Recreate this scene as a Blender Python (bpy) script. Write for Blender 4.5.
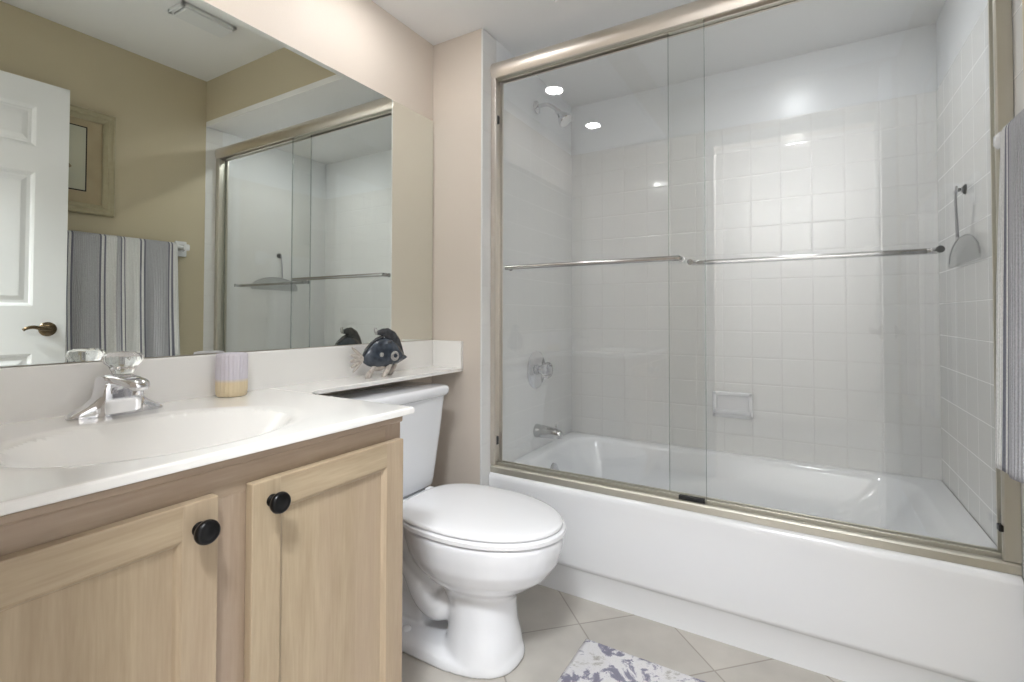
import bpy, bmesh, math, random
from mathutils import Vector, Matrix
PI = math.pi
random.seed(4)
for o in list(bpy.data.objects):
    bpy.data.objects.remove(o)
SC = bpy.context.scene
C = SC.collection

# ------------------------------------------------------------------ camera
cam_d = bpy.data.cameras.new('camera'); cam = bpy.data.objects.new('camera', cam_d); C.objects.link(cam)
cam_d.sensor_width = 36.0; cam_d.sensor_fit = 'HORIZONTAL'
cam_d.lens = 491.58 / 1024 * 36.0
cam_d.shift_y = -(341 - 305.66) / 1024
cam_d.clip_start = 0.02
YAW, PITCH, ROLL = math.radians(30.711), math.radians(1.1135), math.radians(0.1108)
Fv = Vector((-math.sin(YAW) * math.cos(PITCH), math.cos(YAW) * math.cos(PITCH), math.sin(PITCH)))
Rv = Vector((math.cos(YAW), math.sin(YAW), 0)); Uv = Rv.cross(Fv)
R2 = Rv * math.cos(ROLL) + Uv * math.sin(ROLL); U2 = Uv * math.cos(ROLL) - Rv * math.sin(ROLL)
M = Matrix((R2, U2, -Fv)).transposed().to_4x4(); M.translation = Vector((1.3288, -1.5873, 1.0085))
cam.matrix_world = M
SC.camera = cam

# ------------------------------------------------------------------ view, world, lights
SC.view_settings.view_transform = 'Standard'; SC.view_settings.look = 'None'
SC.view_settings.gamma = 1.0; SC.view_settings.use_curve_mapping = False
SC.view_settings.exposure = 1.2
world = bpy.data.worlds.new('world'); SC.world = world; world.use_nodes = True
bg = world.node_tree.nodes['Background']; bg.inputs[0].default_value = (1.0, 0.98, 0.95, 1); bg.inputs[1].default_value = 0.6
HALL_FILL = 76.0  # emission of the added hall lamp that fills the room
ALCOVE_FILL = 84.0  # emission of the added lamp that lifts the dark alcove
DOWNLIGHT = 54.0          # emission of the recessed lamps

# ------------------------------------------------------------------ room sizes
W = 1.774; H1 = 2.14; H2 = 2.4156; XS = 0.565; XA = 0.25; YB = 0.863; YR = -1.52; TILE = 1.877

# ------------------------------------------------------------------ material helpers
def lin(r, g, b):
    f = lambda c: (c / 255 / 12.92) if c / 255 <= .04045 else ((c / 255 + .055) / 1.055) ** 2.4
    return (f(r), f(g), f(b), 1)
def mat(name, col, rough=.5, metal=0.0, spec=.5, coat=0.0, noise=None, bump=None):
    m = bpy.data.materials.new(name); m.use_nodes = True
    nt = m.node_tree; p = nt.nodes['Principled BSDF']
    p.inputs['Base Color'].default_value = col; p.inputs['Roughness'].default_value = rough
    p.inputs['Metallic'].default_value = metal; p.inputs['Specular IOR Level'].default_value = spec
    p.inputs['Coat Weight'].default_value = coat; p.inputs['Coat Roughness'].default_value = .05
    if noise or bump:
        tc = nt.nodes.new('ShaderNodeTexCoord')
    if noise:
        sc, col2 = noise
        n = nt.nodes.new('ShaderNodeTexNoise'); n.inputs['Scale'].default_value = sc; n.inputs['Detail'].default_value = 4
        nt.links.new(tc.outputs['Object'], n.inputs['Vector'])
        mx = nt.nodes.new('ShaderNodeMix'); mx.data_type = 'RGBA'
        mx.inputs[6].default_value = col; mx.inputs[7].default_value = col2
        nt.links.new(n.outputs['Fac'], mx.inputs[0]); nt.links.new(mx.outputs[2], p.inputs['Base Color'])
    if bump:
        sc, st, di = bump
        n2 = nt.nodes.new('ShaderNodeTexNoise'); n2.inputs['Scale'].default_value = sc; n2.inputs['Detail'].default_value = 3
        nt.links.new(tc.outputs['Object'], n2.inputs['Vector'])
        b = nt.nodes.new('ShaderNodeBump'); b.inputs['Strength'].default_value = st; b.inputs['Distance'].default_value = di
        nt.links.new(n2.outputs['Fac'], b.inputs['Height']); nt.links.new(b.outputs[0], p.inputs['Normal'])
    return m
def mnode(nt, op, a, b=None, c=None):
    n = nt.nodes.new('ShaderNodeMath'); n.operation = op
    for i, v in enumerate((a, b, c)):
        if v is None: continue
        if isinstance(v, (int, float)): n.inputs[i].default_value = v
        else: nt.links.new(v, n.inputs[i])
    return n.outputs[0]
def tile_mat(name, ua, va, su, sv, ou, ov, col, grout, rough=.08, gw=.0022, rot=0.0, bumpd=.0012, vary=0.0, stagger=False, wav=.0006):
    """square tiles from object coordinates: ua / va are the axes across and up"""
    m = mat(name, col, rough); nt = m.node_tree; p = nt.nodes['Principled BSDF']
    tc = nt.nodes.new('ShaderNodeTexCoord'); mp = nt.nodes.new('ShaderNodeMapping')
    mp.inputs['Rotation'].default_value = (0, 0, rot)
    nt.links.new(tc.outputs['Object'], mp.inputs['Vector'])
    sp = nt.nodes.new('ShaderNodeSeparateXYZ'); nt.links.new(mp.outputs[0], sp.inputs[0])
    def dist(axis, s, o):
        t = mnode(nt, 'DIVIDE', mnode(nt, 'SUBTRACT', sp.outputs[axis], o), s)
        fr = mnode(nt, 'FRACT', t)
        d = mnode(nt, 'MINIMUM', fr, mnode(nt, 'SUBTRACT', 1.0, fr))
        return mnode(nt, 'MULTIPLY', d, s), mnode(nt, 'FLOOR', t)
    du, fu = dist(ua, su, ou); dv, fv = dist(va, sv, ov)
    d = mnode(nt, 'MINIMUM', du, dv)
    g = nt.nodes.new('ShaderNodeMapRange'); g.interpolation_type = 'SMOOTHSTEP'
    g.inputs['From Min'].default_value = gw * .35; g.inputs['From Max'].default_value = gw
    nt.links.new(d, g.inputs['Value'])
    mx = nt.nodes.new('ShaderNodeMix'); mx.data_type = 'RGBA'
    mx.inputs[6].default_value = grout; mx.inputs[7].default_value = col
    nt.links.new(g.outputs[0], mx.inputs[0])
    out = mx.outputs[2]
    if vary:
        n = nt.nodes.new('ShaderNodeTexNoise'); n.inputs['Scale'].default_value = 7; n.inputs['Detail'].default_value = 6
        nt.links.new(tc.outputs['Object'], n.inputs['Vector'])
        wn = nt.nodes.new('ShaderNodeTexWhiteNoise'); wn.noise_dimensions = '2D'
        cb = nt.nodes.new('ShaderNodeCombineXYZ'); nt.links.new(fu, cb.inputs[0]); nt.links.new(fv, cb.inputs[1])
        nt.links.new(cb.outputs[0], wn.inputs['Vector'])
        k = mnode(nt, 'ADD', mnode(nt, 'MULTIPLY', n.outputs['Fac'], vary * 1.6), mnode(nt, 'MULTIPLY', wn.outputs['Value'], vary * .5))
        k = mnode(nt, 'SUBTRACT', 1.0 + vary, k)
        vm = nt.nodes.new('ShaderNodeVectorMath'); vm.operation = 'SCALE'
        nt.links.new(out, vm.inputs[0]); nt.links.new(k, vm.inputs['Scale']); out = vm.outputs[0]
    nt.links.new(out, p.inputs['Base Color'])
    rr = nt.nodes.new('ShaderNodeMapRange'); rr.inputs['To Min'].default_value = max(.3, rough); rr.inputs['To Max'].default_value = rough
    nt.links.new(g.outputs[0], rr.inputs['Value']); nt.links.new(rr.outputs[0], p.inputs['Roughness'])
    # pillowed edges and slightly wavy glaze
    e = nt.nodes.new('ShaderNodeMapRange'); e.interpolation_type = 'SMOOTHSTEP'
    e.inputs['From Max'].default_value = gw * 2.6
    nt.links.new(d, e.inputs['Value'])
    nz = nt.nodes.new('ShaderNodeTexNoise'); nz.inputs['Scale'].default_value = 9; nz.inputs['Detail'].default_value = 1
    nt.links.new(tc.outputs['Object'], nz.inputs['Vector'])
    hh = mnode(nt, 'ADD', mnode(nt, 'MULTIPLY', e.outputs[0], bumpd), mnode(nt, 'MULTIPLY', nz.outputs['Fac'], wav))
    b = nt.nodes.new('ShaderNodeBump'); b.inputs['Strength'].default_value = .6; b.inputs['Distance'].default_value = 1.0
    nt.links.new(hh, b.inputs['Height']); nt.links.new(b.outputs[0], p.inputs['Normal'])
    return m
def wood_mat(name, axis, c1, c2, c3):
    m = mat(name, c1, .42); nt = m.node_tree; p = nt.nodes['Principled BSDF']
    tc = nt.nodes.new('ShaderNodeTexCoord'); mp = nt.nodes.new('ShaderNodeMapping')
    s = [16, 16, 16]; s[axis] = 1.1
    mp.inputs['Scale'].default_value = s
    nt.links.new(tc.outputs['Object'], mp.inputs['Vector'])
    n = nt.nodes.new('ShaderNodeTexNoise'); n.inputs['Scale'].default_value = 2.2; n.inputs['Detail'].default_value = 6; n.inputs['Distortion'].default_value = .7
    nt.links.new(mp.outputs[0], n.inputs['Vector'])
    n2 = nt.nodes.new('ShaderNodeTexNoise'); n2.inputs['Scale'].default_value = 14; n2.inputs['Detail'].default_value = 5
    nt.links.new(mp.outputs[0], n2.inputs['Vector'])
    n3 = nt.nodes.new('ShaderNodeTexNoise'); n3.inputs['Scale'].default_value = .45; n3.inputs['Detail'].default_value = 2
    nt.links.new(mp.outputs[0], n3.inputs['Vector'])
    f = mnode(nt, 'ADD', mnode(nt, 'MULTIPLY', n.outputs['Fac'], .65), mnode(nt, 'MULTIPLY', n2.outputs['Fac'], .35))
    r = nt.nodes.new('ShaderNodeValToRGB'); r.color_ramp.elements[0].position = .34; r.color_ramp.elements[1].position = .66
    r.color_ramp.elements[0].color = c2; r.color_ramp.elements[1].color = c1
    nt.links.new(f, r.inputs[0])
    mx = nt.nodes.new('ShaderNodeMix'); mx.data_type = 'RGBA'
    g = nt.nodes.new('ShaderNodeMapRange'); g.inputs['From Min'].default_value = .4; g.inputs['From Max'].default_value = .7
    g.inputs['To Max'].default_value = .6
    nt.links.new(n3.outputs['Fac'], g.inputs['Value'])
    nt.links.new(g.outputs[0], mx.inputs[0]); nt.links.new(r.outputs[0], mx.inputs[6]); mx.inputs[7].default_value = c3
    nt.links.new(mx.outputs[2], p.inputs['Base Color'])
    return m
def glass_mat(name, tint, rough=.0, base=.045, gain=.9, edge=None):
    m = bpy.data.materials.new(name); m.use_nodes = True; nt = m.node_tree
    for n in list(nt.nodes): nt.nodes.remove(n)
    out = nt.nodes.new('ShaderNodeOutputMaterial'); mix = nt.nodes.new('ShaderNodeMixShader')
    tr = nt.nodes.new('ShaderNodeBsdfTransparent'); tr.inputs[0].default_value = tint
    gl = nt.nodes.new('ShaderNodeBsdfGlossy'); gl.inputs['Roughness'].default_value = rough
    lw = nt.nodes.new('ShaderNodeLayerWeight'); lw.inputs['Blend'].default_value = .5
    f5 = mnode(nt, 'POWER', lw.outputs['Facing'], 5.0)
    fac = mnode(nt, 'ADD', mnode(nt, 'MULTIPLY', f5, gain), base)
    nt.links.new(fac, mix.inputs[0]); nt.links.new(tr.outputs[0], mix.inputs[1]); nt.links.new(gl.outputs[0], mix.inputs[2])
    nt.links.new(mix.outputs[0], out.inputs[0])
    return m
def emis_mat(name, col, s):
    m = bpy.data.materials.new(name); m.use_nodes = True; p = m.node_tree.nodes['Principled BSDF']
    p.inputs['Base Color'].default_value = (.9, .9, .9, 1)
    p.inputs['Emission Color'].default_value = col; p.inputs['Emission Strength'].default_value = s
    return m

WALLC = lin(221, 210, 198)
m_wall = mat('beige_wall_paint', WALLC, .55, bump=(160, .12, .002))
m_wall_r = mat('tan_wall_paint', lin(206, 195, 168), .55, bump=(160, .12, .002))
m_ceil = mat('white_ceiling_paint', lin(246, 246, 246), .7)
m_soff = m_ceil
m_hallw = mat('pale_hall_paint', lin(222, 220, 218), .6)
m_white = mat('white_semigloss_paint', lin(236, 238, 240), .3)
m_porc = mat('white_porcelain', lin(240, 241, 244), .09, coat=.5)
m_tub = mat('white_enamel', lin(240, 241, 243), .14, coat=.3)
m_seat = mat('white_plastic_seat', lin(243, 243, 245), .16)
m_marble = mat('cultured_marble_white', lin(245, 243, 239), .12, coat=.4)
TC = lin(236, 236, 235); GC = lin(226, 225, 224)
TS = .1175
m_tile_x = tile_mat('white_wall_tile_back', 0, 2, TS, TS, 1.009, TILE, TC, GC)
m_tile_y = tile_mat('white_wall_tile_side', 1, 2, TS, TS, YB, TILE, TC, lin(235, 235, 234), bumpd=.0003)
m_tile_b = tile_mat('white_bullnose_tile', 1, 2, .4, .155, 0.2, TILE + .02, TC, GC)
m_floor = tile_mat('beige_stone_floor_tile', 0, 1, .292, .292, .54, .434, lin(192, 187, 179), lin(158, 151, 142), .28, gw=.0034, rot=PI / 4, bumpd=.0006, vary=.30, wav=.0002)
m_nickel = mat('brushed_nickel', lin(226, 219, 210), .34, 1.0)
m_nickel_d = mat('satin_nickel_frame', lin(202, 198, 186), .38, .7)
m_chrome = mat('chrome', lin(225, 225, 228), .07, 1.0)
m_barm = mat('polished_bar_steel', lin(200, 200, 200), .16, 1.0)
m_black = mat('black_plastic', lin(16, 16, 18), .35)
m_knob = mat('black_glazed_knob', lin(7, 7, 9), .28, spec=.35)
m_bronze = mat('dark_bronze', lin(112, 98, 78), .22, 1.0)
m_mirror = mat('mirror_silver', (.81, .835, .785, 1), .0, 1.0)
m_glass = glass_mat('clear_shower_glass', (.993, .998, .995, 1), 0, .055, .85)
m_edge = glass_mat('polished_glass_edge', (.84, .875, .86, 1), .1, .12, .6)
m_acry = bpy.data.materials.new('clear_acrylic'); m_acry.use_nodes = True
_p = m_acry.node_tree.nodes['Principled BSDF']; _p.inputs['Transmission Weight'].default_value = .92
_p.inputs['Roughness'].default_value = .03; _p.inputs['IOR'].default_value = 1.46; _p.inputs['Base Color'].default_value = (.97, .97, .98, 1)
m_blade = glass_mat('frosted_clear_plastic', (.90, .905, .905, 1), .2, .08, .5)
m_lamp = emis_mat('lamp_lens', (1.0, .985, .98, 1), DOWNLIGHT)
m_alcove_fill = emis_mat('alcove_fill_lens', (.95, .975, 1.0, 1), ALCOVE_FILL)
m_hall_fill = emis_mat('hall_fill_diffuser', (.93, .965, 1.0, 1), HALL_FILL)
WC = (lin(178, 160, 139), lin(156, 137, 117), lin(174, 153, 140))
m_wood_v = wood_mat('pickled_maple_upright', 2, *WC)
m_wood_h = wood_mat('pickled_maple_level', 1, *WC)
WD = (lin(186, 168, 141), lin(165, 146, 120), lin(180, 159, 139))
m_door_v = wood_mat('honey_maple_upright', 2, *WD)
m_door_h = wood_mat('honey_maple_level', 1, *WD)

# ------------------------------------------------------------------ mesh helpers
def obj(name, bm, m, parent=None, smooth=False, ang=None):
    me = bpy.data.meshes.new(name); bmesh.ops.recalc_face_normals(bm, faces=bm.faces); bm.to_mesh(me); bm.free()
    for mm in (m if isinstance(m, (list, tuple)) else [m]): me.materials.append(mm)
    o = bpy.data.objects.new(name, me); C.objects.link(o)
    if smooth:
        for f in me.polygons: f.use_smooth = True
    if ang is not None:
        me.set_sharp_from_angle(angle=math.radians(ang))
    if parent: o.parent = parent; o.matrix_parent_inverse = Matrix.Translation(-parent.location) if parent.rotation_euler.z == 0 else parent_inv(parent)
    return o
def parent_inv(p):
    return (Matrix.Translation(p.location) @ p.rotation_euler.to_matrix().to_4x4()).inverted()
def tag(o, label, cat, group=None):
    o['label'] = label; o['category'] = cat
    if group: o['group'] = group
    return o
def thing(name, label, cat, loc=(0, 0, 0), group=None):
    o = bpy.data.objects.new(name, None); C.objects.link(o); o.location = loc; o.empty_display_size = .05
    return tag(o, label, cat, group)
def struct(name, bm, m, parent=None, **k):
    o = obj(name, bm, m, parent, **k)
    if parent is None: o['kind'] = 'structure'
    return o
def join(dst, src, mi=None):
    me = bpy.data.meshes.new('tmp'); src.to_mesh(me); src.free()
    n = len(dst.faces); dst.from_mesh(me); bpy.data.meshes.remove(me)
    if mi is not None:
        dst.faces.ensure_lookup_table()
        for f in dst.faces[n:]: f.material_index = mi
    return dst
def box(x0, x1, y0, y1, z0, z1, bev=0, seg=2, bm=None, mi=None):
    b = bmesh.new()
    bmesh.ops.create_cube(b, size=1)
    bmesh.ops.scale(b, vec=(x1 - x0, y1 - y0, z1 - z0), verts=b.verts)
    bmesh.ops.translate(b, vec=((x0 + x1) / 2, (y0 + y1) / 2, (z0 + z1) / 2), verts=b.verts)
    if bev: bmesh.ops.bevel(b, geom=b.edges[:], offset=bev, segments=seg, profile=.5, affect='EDGES')
    if bm is None:
        if mi is not None:
            for f in b.faces: f.material_index = mi
        return b
    return join(bm, b, mi)
def loft(rings, closed=True, cap=True, bm=None):
    b = bmesh.new(); vs = [[b.verts.new(p) for p in r] for r in rings]
    for a, c in zip(vs[:-1], vs[1:]):
        n = len(a)
        for i in range(n if closed else n - 1):
            j = (i + 1) % n
            b.faces.new((a[i], a[j], c[j], c[i]))
    if cap:
        b.faces.new(vs[0][::-1]); b.faces.new(vs[-1])
    return b if bm is None else join(bm, b)
def frame_from(axis):
    z = Vector(axis).normalized(); x = z.orthogonal().normalized(); return x, z.cross(x), z
def lathe(prof, origin=(0, 0, 0), axis=(0, 0, 1), n=32, bm=None, ripple=None):
    """prof: (radius, height) pairs along axis"""
    x, y, z = frame_from(axis); o = Vector(origin); rings = []
    for r, h in prof:
        ring = []
        for i in range(n):
            a = 2 * PI * i / n; rr = max(r, 1e-5)
            if ripple: rr *= 1 + ripple[1] * (abs(math.cos(ripple[0] * a / 2)) - .5) * (1 if r > 1e-3 else 0)
            ring.append(o + x * rr * math.cos(a) + y * rr * math.sin(a) + z * h)
        rings.append(ring)
    return loft(rings, bm=bm)
def tube(pts, r, n=12, bm=None, smooth=4):
    pts = [Vector(p) for p in pts]
    if smooth and len(pts) > 2:
        q = []
        P = [pts[0]] + pts + [pts[-1]]
        for i in range(1, len(P) - 2):
            for k in range(smooth):
                t = k / smooth; a, b_, c, d = P[i - 1], P[i], P[i + 1], P[i + 2]
                q.append(.5 * ((2 * b_) + (-a + c) * t + (2 * a - 5 * b_ + 4 * c - d) * t * t + (-a + 3 * b_ - 3 * c + d) * t ** 3))
        q.append(pts[-1]); npts = q
    else: npts = pts
    rings = []; up = None; N = len(npts)
    for i, p in enumerate(npts):
        d = (npts[min(i + 1, N - 1)] - npts[max(i - 1, 0)]).normalized()
        if up is None: up = d.orthogonal().normalized()
        up = (up - d * up.dot(d)).normalized(); s = d.cross(up)
        rr = r if isinstance(r, (int, float)) else r[0] + (r[1] - r[0]) * i / (N - 1)
        rings.append([p + up * rr * math.cos(2 * PI * k / n) + s * rr * math.sin(2 * PI * k / n) for k in range(n)])
    return loft(rings, bm=bm)
def prism(poly, axis, a0, a1, bev=0, bm=None, seg=2):
    """poly of 2D points on the other two axes, extruded along axis"""
    def P(u, v, w):
        return (w, u, v) if axis == 0 else (u, w, v) if axis == 1 else (u, v, w)
    b = bmesh.new()
    A = [b.verts.new(P(u, v, a0)) for u, v in poly]; B = [b.verts.new(P(u, v, a1)) for u, v in poly]
    b.faces.new(A); b.faces.new(B[::-1]); n = len(poly)
    for i in range(n):
        j = (i + 1) % n; b.faces.new((A[j], A[i], B[i], B[j]))
    if bev:
        bmesh.ops.recalc_face_normals(b, faces=b.faces)
        es = [e for e in b.edges if len(e.link_faces) == 2 and e.calc_face_angle(0) > .6]
        bmesh.ops.bevel(b, geom=es, offset=bev, segments=seg, profile=.5, affect='EDGES')
    return b if bm is None else join(bm, b)
def rrect(x0, x1, y0, y1, r, z, n=8):
    out = []
    for cx, cy, a0 in ((x1 - r, y1 - r, 0), (x0 + r, y1 - r, 90), (x0 + r, y0 + r, 180), (x1 - r, y0 + r, 270)):
        for k in range(n + 1):
            a = math.radians(a0 + 90 * k / n); out.append((cx + r * math.cos(a), cy + r * math.sin(a), z))
    return out

# ------------------------------------------------------------------ the setting
T = .10
struct('floor', box(-T - .1, 2.7, YR - 1.4, YB + T, -.05, 0), m_floor)
struct('wall_left', box(-T, 0, YR - T, 0.0, 0, H2 + T), m_wall)
struct('wall_wing', box(-T, XA - .008, 0.0, YB + T, 0, H2 + T), m_wall)
struct('wall_back', box(XA - .008, W + T + .008, YB + .008, YB + T, 0, H2 + T), m_white)
struct('wall_right', box(W + .008, W + T, 0, YB + .008, 0, H2 + T), m_white)
struct('wall_right_side', box(W, W + T, YR - T, 0, 0, H2 + T), m_wall_r)
# rear wall with the doorway
bm = box(-T, .84, YR - T, YR, 0, H2 + T); box(.84, 1.70, YR - T, YR, 2.08, H2 + T, bm=bm); box(1.70, W, YR - T, YR, 0, H2 + T, bm=bm)
struct('wall_rear', bm, m_wall)
# high ceiling, and the low ceiling over the vanity and the bath
struct('ceiling', box(XS, W + T, YR - T, 0, H2, H2 + T), m_ceil)
bm = box(0, XS, YR, 0, H1, H1 + .04); box(XA - .008, W + .008, 0.006, YB + .008, H1 + .004, H1 + .044, bm=bm); box(XA, W, 0, .006, H1, H1 + .03, bm=bm)
struct('ceiling_low', bm, m_ceil)
bm = box(XS - .03, XS, YR, 0, H1 + .04, H2); box(XS - .03, W, 0.0, .03, H1 + .03, H2, bm=bm)
struct('wall_soffit', bm, m_wall_r)
# tiled layers
struct('wall_back_tile', box(XA - .008, W + .008, YB, YB + .008, .2, TILE), m_tile_x)
struct('wall_wing_tile', box(XA - .008, XA, .10, YB, .2, TILE), m_tile_y)
struct('wall_wing_paint', box(XA - .008, XA - .003, .10, YB, TILE, H1 + .004), m_white)
struct('wall_right_tile', box(W, W + .008, .10, YB, .2, TILE), m_tile_y)
struct('wall_right_paint', box(W + .003, W + .008, .10, YB, TILE, H1 + .004), m_white)
bm = box(XA - .008, XA, 0.0, .10, 0, H1, bev=.002); struct('trim_1', bm, m_tile_b)
bm = box(W, W + .008, 0.0, .10, 0, H1, bev=.002); struct('trim_2', bm, m_tile_b)
# the hall beyond the doorway
bm = box(-T, 2.6, YR - 1.4, YR - 1.3, 0, H2 + T); box(-T - .1, -T, YR - 1.4, YR - T, 0, H2 + T, bm=bm); box(2.6, 2.7, YR - 1.4, YR - T, 0, H2 + T, bm=bm); box(W + T, 2.6, YR - T, YR, 0, H2 + T, bm=bm)
struct('wall_hall', bm, m_hallw)
struct('ceiling_hall', box(-T, 2.6, YR - 1.3, YR - T, H2, H2 + T), m_ceil)
hl = thing('hall_fill_light', 'added round fill light on the hall ceiling behind the doorway', 'ceiling light', (1.25, -1.93, H2))  # unseen lamp, added to send fill light through the doorway
obj('rim', lathe([(0, 0), (.22, 0), (.22, -.03), (.20, -.035), (0, -.035)], (1.25, -1.93, H2 - .0005), (0, 0, 1), 40), m_white, hl, smooth=True, ang=40)
obj('diffuser', lathe([(.20, -.036), (.19, -.05), (.15, -.065), (.08, -.073), (0, -.075)], (1.25, -1.93, H2), (0, 0, 1), 40), m_hall_fill, hl, smooth=True)
# door casing round the doorway behind
bm = box(.78, .845, YR, YR + .014, 0, 2.14, .003); box(1.695, 1.76, YR, YR + .014, 0, 2.14, .003, bm=bm); box(.78, 1.76, YR, YR + .014, 2.075, 2.14, .003, bm=bm)
struct('trim_3', bm, m_white)
bm = box(W - .012, W, YR + .02, -.001, 0, .085, .003); struct('baseboard_right', bm, m_white)
bm = box(.0, .012, -.74, -.0, 0, .085, .003); struct('baseboard_left', bm, m_white)

# ------------------------------------------------------------------ bathtub
tub = thing('bathtub', 'long white alcove bathtub with a plain apron below the sliding glass doors', 'bathtub', (1.01, .46, 0))
RZ = .385; X0, X1 = XA + .002, W - .002; Y0, Y1 = .052, YB - .002
def tub_front(): # profile of apron and rim lip, extruded along x
    p = [(.066, 0), (.066, .094), (.062, .099), (.053, .108), (.051, .118), (.051, .30), (.0495, .345), (.047, .365), (.050, .378), (.058, .3845), (.070, RZ), (.118, RZ), (.118, .34), (.12, 0)]
    return prism(p, 0, X0, X1)
bm = tub_front()
out = rrect(X0, X1, .110, Y1, .012, RZ)
rings = [out,
         rrect(X0 + .055, X1 - .075, .150, Y1 - .05, .12, RZ + .001),
         rrect(X0 + .065, X1 - .09, .158, Y1 - .058, .125, RZ - .004),
         rrect(X0 + .075, X1 - .11, .168, Y1 - .068, .13, RZ - .022),
         rrect(X0 + .105, X1 - .24, .195, Y1 - .092, .15, .18),
         rrect(X0 + .125, X1 - .32, .215, Y1 - .112, .15, .09),
         rrect(X0 + .17, X1 - .38, .26, Y1 - .155, .13, .062)]
b2 = loft(rings, cap=False)
b2.faces.new([v for v in b2.verts if abs(v.co.z - .062) < 1e-5])
join(bm, b2)
o = obj('tub_shell', bm, m_tub, tub, smooth=True, ang=40)
bm = lathe([(0, 0), (.036, 0), (.038, .004), (.034, .010), (.012, .013), (0, .013)], (X0 + .085, .46, .295), (1, 0, .35), 28)
lathe([(.007, 0), (.007, .022), (.004, .025), (0, .025)], (X0 + .09, .46, .29), (1, 0, .35), 12, bm=bm)
obj('overflow_plate', bm, m_chrome, tub, smooth=True, ang=40)
obj('drain', lathe([(0, 0), (.034, 0), (.034, .003), (.022, .005), (.020, .002), (0, .002)], (X0 + .27, .46, .062), (0, 0, 1), 24), m_chrome, tub, smooth=True, ang=40)

# ------------------------------------------------------------------ shower enclosure frame
fr = thing('shower_door_frame', 'brushed nickel frame of the sliding shower doors fixed on the tub rim', 'door frame', (1.01, .08, RZ))
# header: rounded front box rail
prof = [(.058, 1.972), (.054, 1.985), (.052, 2.002), (.056, 2.016), (.066, 2.026), (.080, 2.030), (.125, 2.030), (.125, 1.962), (.117, 1.962), (.117, 1.985), (.097, 1.985), (.097, 1.962), (.089, 1.962), (.089, 1.975), (.070, 1.975), (.068, 1.962), (.062, 1.963)]
obj('header_rail', prism(prof, 0, XA + .001, W - .001), m_nickel, fr, smooth=True, ang=35)
prof = [(.060, RZ + .0006), (.060, RZ + .022), (.064, RZ + .027), (.074, RZ + .028), (.074, RZ + .014), (.090, RZ + .014), (.092, RZ + .034), (.100, RZ + .034), (.102, RZ + .012), (.116, RZ + .012), (.118, RZ + .034), (.124, RZ + .034), (.124, RZ + .0006)]
obj('bottom_track', prism(prof, 0, XA + .001, W - .001, bev=.001), m_nickel_d, fr)
prof = [(XA + .001, .060), (XA + .020, .060), (XA + .022, .064), (XA + .022, .073), (XA + .009, .076), (XA + .009, .112), (XA + .022, .114), (XA + .022, .122), (XA + .001, .122)]
obj('jamb', prism(prof, 2, RZ + .030, 1.963, bev=.0008), m_nickel, fr)
xr = W
m_rj = m_nickel_d
prof = [(xr - .001, .060), (xr - .030, .060), (xr - .033, .064), (xr - .033, .074), (xr - .012, .078), (xr - .012, .112), (xr - .030, .114), (xr - .030, .122), (xr - .001, .122)]
obj('jamb', prism(prof, 2, RZ + .030, 1.963, bev=.0008), m_rj, fr)
for x, z in ((XA + .015, 1.80), (XA + .015, .508)):
    obj('bumper', box(x - .006, x + .008, .076, .090, z - .016, z + .016, .002), m_black, fr)
bm = box(W - .030, W - .012, .066, .092, .490, .517, .003); box(W - .040, W - .028, .062, .082, .482, .498, .002, bm=bm)
obj('bumper', bm, m_black, fr)
bm = box(.974, 1.053, .0755, .0865, RZ + .0145, RZ + .040, .001)
box(.974, 1.053, .070, .0755, RZ + .0285, RZ + .041, .001, bm=bm)
obj('door_guide', bm, m_black, fr)

def glass_door(name, x0, x1, y, bx0, bx1, bz, side, label):
    t = thing(name, label, 'glass door', ((x0 + x1) / 2, y, RZ + .03), 'sliding shower doors')
    z0, z1 = RZ + .036, 1.968
    obj('glass_pane', box(x0, x1, y - .003, y + .003, z0, z1), m_glass, t)
    # polished edges are visible as thin lines
    for xx in (x0, x1):
        obj('pane_edge', box(xx - .0009, xx + .0009, y - .0034, y + .0034, z0, z1), m_edge, t)
    yb = y + side * .042; r = .0085
    pts = [(bx0 + .004, y + side * .004, bz), (bx0 + .004, y + side * .022, bz), (bx0 + .012, yb - side * .006, bz), (bx0 + .03, yb, bz),
           (bx0 + .05, yb, bz), (bx1 - .05, yb, bz), (bx1 - .03, yb, bz), (bx1 - .012, yb - side * .006, bz), (bx1 - .004, y + side * .022, bz), (bx1 - .004, y + side * .004, bz)]
    bm = tube(pts, r, 14, smooth=3)
    for xx in (bx0 + .004, bx1 - .004):
        lathe([(0, 0), (.0098, 0), (.0098, .004), (0, .004)], (xx, y + side * .0034, bz), (0, side, 0), 18, bm=bm)
    obj('towel_bar', bm, m_barm, t, smooth=True, ang=50)
    obj('top_hanger', box(x0 + .004, x1 - .004, y - .0075, y + .0075, z1 - .0035, z1 + .008, .001), m_nickel_d, t)
    return t
glass_door('sliding_glass_door', XA + .012, 1.058, .0815, .330, .990, 1.193, -1, 'left frameless sliding glass shower door with the shiny horizontal bar')
glass_door('sliding_glass_door', .938, W - .022, .1070, 1.002, 1.645, 1.186, 1, 'right frameless sliding glass shower door nearest the striped towel')

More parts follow.
